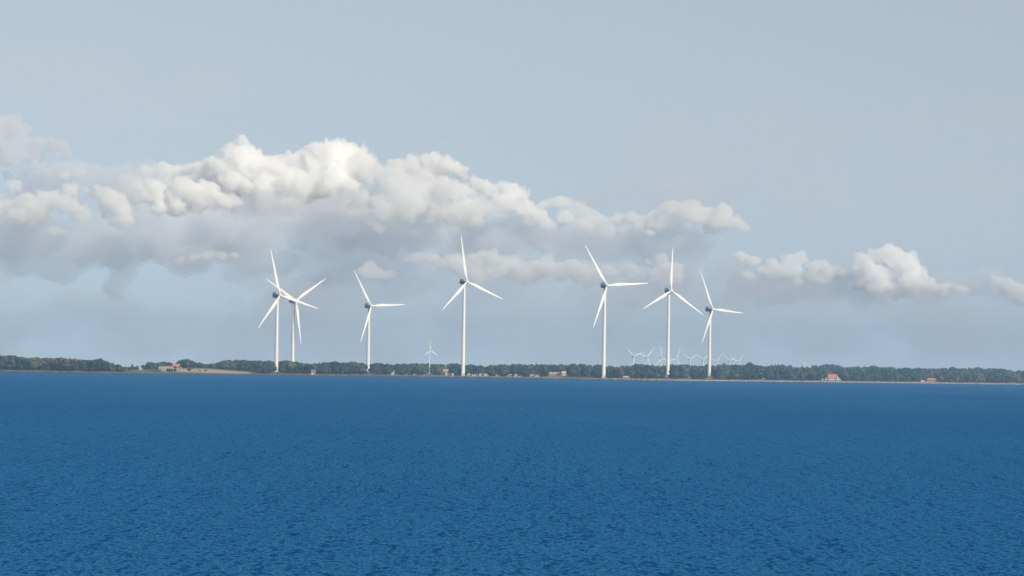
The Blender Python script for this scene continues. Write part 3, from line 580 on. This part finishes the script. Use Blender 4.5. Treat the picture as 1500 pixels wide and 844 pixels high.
def trunk_mesh(seed, top=0.62):
    q = random.Random(seed); bm = bmesh.new(); loft(bm, [circ(0.03, -0.03, 8), circ(0.022, 0.2, 8), circ(0.014, 0.45, 8), circ(0.006, top, 8)])
    for i in range(4):
        a = q.uniform(0, 6.28); z = q.uniform(0.2, 0.45); d = Vector((math.cos(a), math.sin(a), 0)); e = d * 0.22 + Vector((0, 0, z + 0.2)); c0 = Vector((0, 0, z)); sd = Vector((-d.y, d.x, 0))
        loft(bm, [[c0 + sd * 0.01, c0 + Vector((0, 0, 0.012)), c0 - sd * 0.01, c0 - Vector((0, 0, 0.012))], [e + sd * 0.003, e + Vector((0, 0, 0.004)), e - sd * 0.003, e - Vector((0, 0, 0.004))]])
    return bm_mesh('trunk', bm)
CROWN = [np_mesh('crown', *crown_broad(100 + i, 11, 150)) for i in range(6)]
CONE = [np_mesh('crown', *crown_conifer(200 + i, 11, 0)) for i in range(3)]
TRUNK = [trunk_mesh(i) for i in range(4)]; CTRUNK = [trunk_mesh(9, 0.9)]
for me in CROWN: me.materials.append(M['leaf'])
for me in CONE: me.materials.append(M['needle'])
def tree(name, label, p, h, wd, cat='tree', conifer=False, group=None):
    "wd: crown width in metres"
    r = empty(name, (p[0], p[1], p[2] - 0.1), random.uniform(0, 6.28)); k = wd / (0.5 if conifer else 0.92); r.scale = (k, k, h); tag(r, label, cat, group)
    link('trunk', random.choice(CTRUNK if conifer else TRUNK), M['bark'], r); link('crown', random.choice(CONE if conifer else CROWN), None, r)
    return r
for x, y0, y1, wp, lab, con in [
        (184.5, 536.5, 541.6, 5, 'low dark tree touching the right end of the left wood', 0), (190.5, 538, 542.6, 4, 'small squat dark tree right of the left wood', 0), (193.5, 533.2, 541.0, 5, 'thin lollipop tree standing up between two squat trees', 0),
        (201, 535.5, 541.6, 7.5, 'round dark tree left of the white shed', 0), (210.5, 534.5, 542.6, 6, 'dark upright tree right of the white shed', 0), (217, 530.5, 540.4, 9, 'taller broad tree behind the white shed', 0),
        (229, 535.0, 541.0, 8, 'rounded dark tree before the tan barn', 0), (230.5, 531.5, 538.5, 3.5, 'slim pointed tree behind the tan barn', 1), (239.5, 530, 539.6, 6, 'tall tree behind the tan barn, left of a broader one', 0), (248, 530.2, 539.6, 8, 'broad tree close to the left end of the pink roof', 0),
        (256, 535.4, 541.3, 5, 'small tree in front of the pink roofed farmhouse', 0), (277.5, 539.2, 544.4, 7, 'dark spreading tree alone on the pale field', 0), (292.5, 541.2, 544.4, 2.6, 'tiny bush on the pale field', 0), (301.5, 541.0, 544.6, 5, 'low dark bush right of the tiny one on the pale field', 0),
        (268, 526.5, 540.6, 11, 'tall dark tree at the left of the big clump behind the farm', 0), (275, 525.2, 540.6, 12, 'tallest dark tree of the clump behind the farm', 0), (281.5, 527.5, 540.6, 10, 'dark tree at the right of the big clump behind the farm', 0), (292, 530, 540.6, 9, 'rounded tree right of the big dark clump', 0),
        (551.5, 545, 549.2, 5.5, 'round dark bush right of the lone turbine foot', 0), (908, 533.2, 552, 6, 'left one of three dark pointed conifers on the skyline', 1), (912.2, 535.2, 552, 4, 'shortest middle one of three dark pointed conifers', 1), (916.3, 533.4, 552, 6, 'right one of three dark pointed conifers on the skyline', 1)]:
    p = spot(x, y1); s_ = p.y / F; h = (pix(*p)[1] - y0) * s_
    tree('conifer_tree' if con else 'broadleaf_tree', lab, p, h, wp * s_, conifer=bool(con))
for x in (245.5, 249, 252.5, 256):
    p = spot(x, 545.4); tree('shrub', 'dark shrub in the dense clump on the green bank below the farm', p, 5.4 * p.y / F, 5.5 * p.y / F, 'shrub', group='shrub clump below the farm')

FRX = [-900, -5, 44, 48, 86, 90, 176, 180, 182, 372, 376, 540, 900, 2400]; FRV = [110, 110, 110, 170, 170, 45, 45, 60, 560, 560, 60, 60, 45, 45]
def free(x, D):
    return not any(a < x < b and D < d for a, b, d in HOUSES)
for X_, D_ in [(-245.9, 4081), (-172.9, 4715), (-47.9, 3906), (94.9, 3975), (169.2, 4193), (237.4, 4654), (p_.x, 4726)]:
    x_ = 748 + F * X_ / D_; HOUSES.append((x_ - 8, x_ + 8, D_ + 6))
SECT = [(-60, 182, 'tree at the front edge of the dark wood at far left'), (370, 404, 'tree at the wood edge between the stubble field and the first turbine'), (404, 540, 'tree at the wood edge between the crossed turbines and the lone turbine'),
        (540, 678, 'tree behind the shore between the lone turbine and the tallest turbine'), (678, 885, 'tree behind the hut row between the tallest and the level blade turbine'), (885, 978, 'tree behind the beach between the two tall right turbines'),
        (978, 1040, 'tree behind the beach between the last two big towers'), (1040, 1212, 'tree behind the beach between the last tower and the red roofed house'), (1212, 1365, 'tree behind the beach between the red roofed house and the pink cottage'), (1365, 1560, 'tree behind the beach right of the pink cottage')]
x = -40.0; n_front = 0
while x < 1540:
    x += random.uniform(3.5, 7.5)
    lab = next((c for a, b, c in SECT if a <= x < b), None)
    if lab is None: continue
    D = float(shore(x)) + float(np.interp(x, FRX, FRV)) + random.uniform(0, 40)
    if not free(x, D): D = max(d for a, b, d in HOUSES if a < x < b) + random.uniform(4, 12)
    p = on_ground(x, D); h = min(random.choice((random.uniform(2.5, 5), random.uniform(5, 9), random.uniform(8, 13.5))), 0.97 * (float(skyline_z(x, D)) - p.z))
    if h < 2.5: continue
    kind = random.choice(['rounded', 'broad', 'bushy'])
    size = 'low bushy ' if h < 5 else 'tall broad ' if h > 9 else 'middling '
    tree('broadleaf_tree', size + lab, p, h, h * random.uniform(0.6, 0.95), group=(size + lab).replace('tree', 'trees', 1)); n_front += 1

def woods():
    protoB = [crown_broad(300 + i, 5, 46) for i in range(8)]; protoC = [crown_conifer(400 + i, 8, 0) for i in range(4)]
    for nm, mt, want in (('woodland', 'leaf', False), ('conifer_wood', 'needle', True)):
        Vs, Fs, Ts = [], [], []; k = 0; q = np.random.default_rng(77 + want)
        for i in range(9000):
            x = q.uniform(-160, 1680); con_p = 0.75 if 783 < x < 880 else (0.3 if 880 < x < 930 else (0.18 if x > 1100 else 0.05)); con = q.random() < con_p
            if con != want: continue
            f0 = float(np.interp(x, FRX, FRV)); db = float(np.interp(x, DBX, DBV)); u = q.random()
            t = f0 + 20 + (db - f0) * (u ** 1.3 if u < 0.8 else 1.0 - 0.12 * q.random()); D = float(shore(x)) + t
            if not free(x, D): continue
            X = (x - 748) * D / F; z = gz(X, D); top = float(skyline_z(x, D)) - z
            h = min(q.uniform(8, 17), top * q.uniform(0.72, 1.02))
            if t > db * 0.8: h = min(17, top * q.uniform(0.72, 1.05))
            std = noise.noise(Vector((X / 70, D / 160, 3.3))); h *= 0.92 + 0.36 * noise.noise(Vector((X / 45, D / 120, 8.1)))
            if h < 3: continue
            P, Q = (protoC if con else protoB)[q.integers(4 if con else 8)]
            a = q.uniform(0, 6.28); ca, sa = math.cos(a), math.sin(a); wd = h * (q.uniform(0.8, 1.6) if not con else q.uniform(0.8, 1.1))
            v = np.empty_like(P); v[:, 0] = (P[:, 0] * ca - P[:, 1] * sa) * wd + X; v[:, 1] = (P[:, 0] * sa + P[:, 1] * ca) * wd + D; v[:, 2] = P[:, 2] * h + z - 0.3
            Vs.append(v); Fs.append(Q + k); k += len(P); Ts.append(np.full(len(P), min(0.98, max(0.02, 0.5 + 0.9 * std + q.normal(0, 0.2))), np.float32))
        me = np_mesh(nm, np.concatenate(Vs), np.concatenate(Fs)); me.attributes.new('tint', 'FLOAT', 'POINT').data.foreach_set('value', np.concatenate(Ts))
        tag(link(nm, me, M[mt]), 'blue green mixed woodland covering the low hills behind the shore' if not want else 'dark pointed conifers mixed through the wood on the hills', 'wood', kind='stuff')
        print(nm, len(Vs), sum(map(len, Fs)))
woods(); print('front trees', n_front)
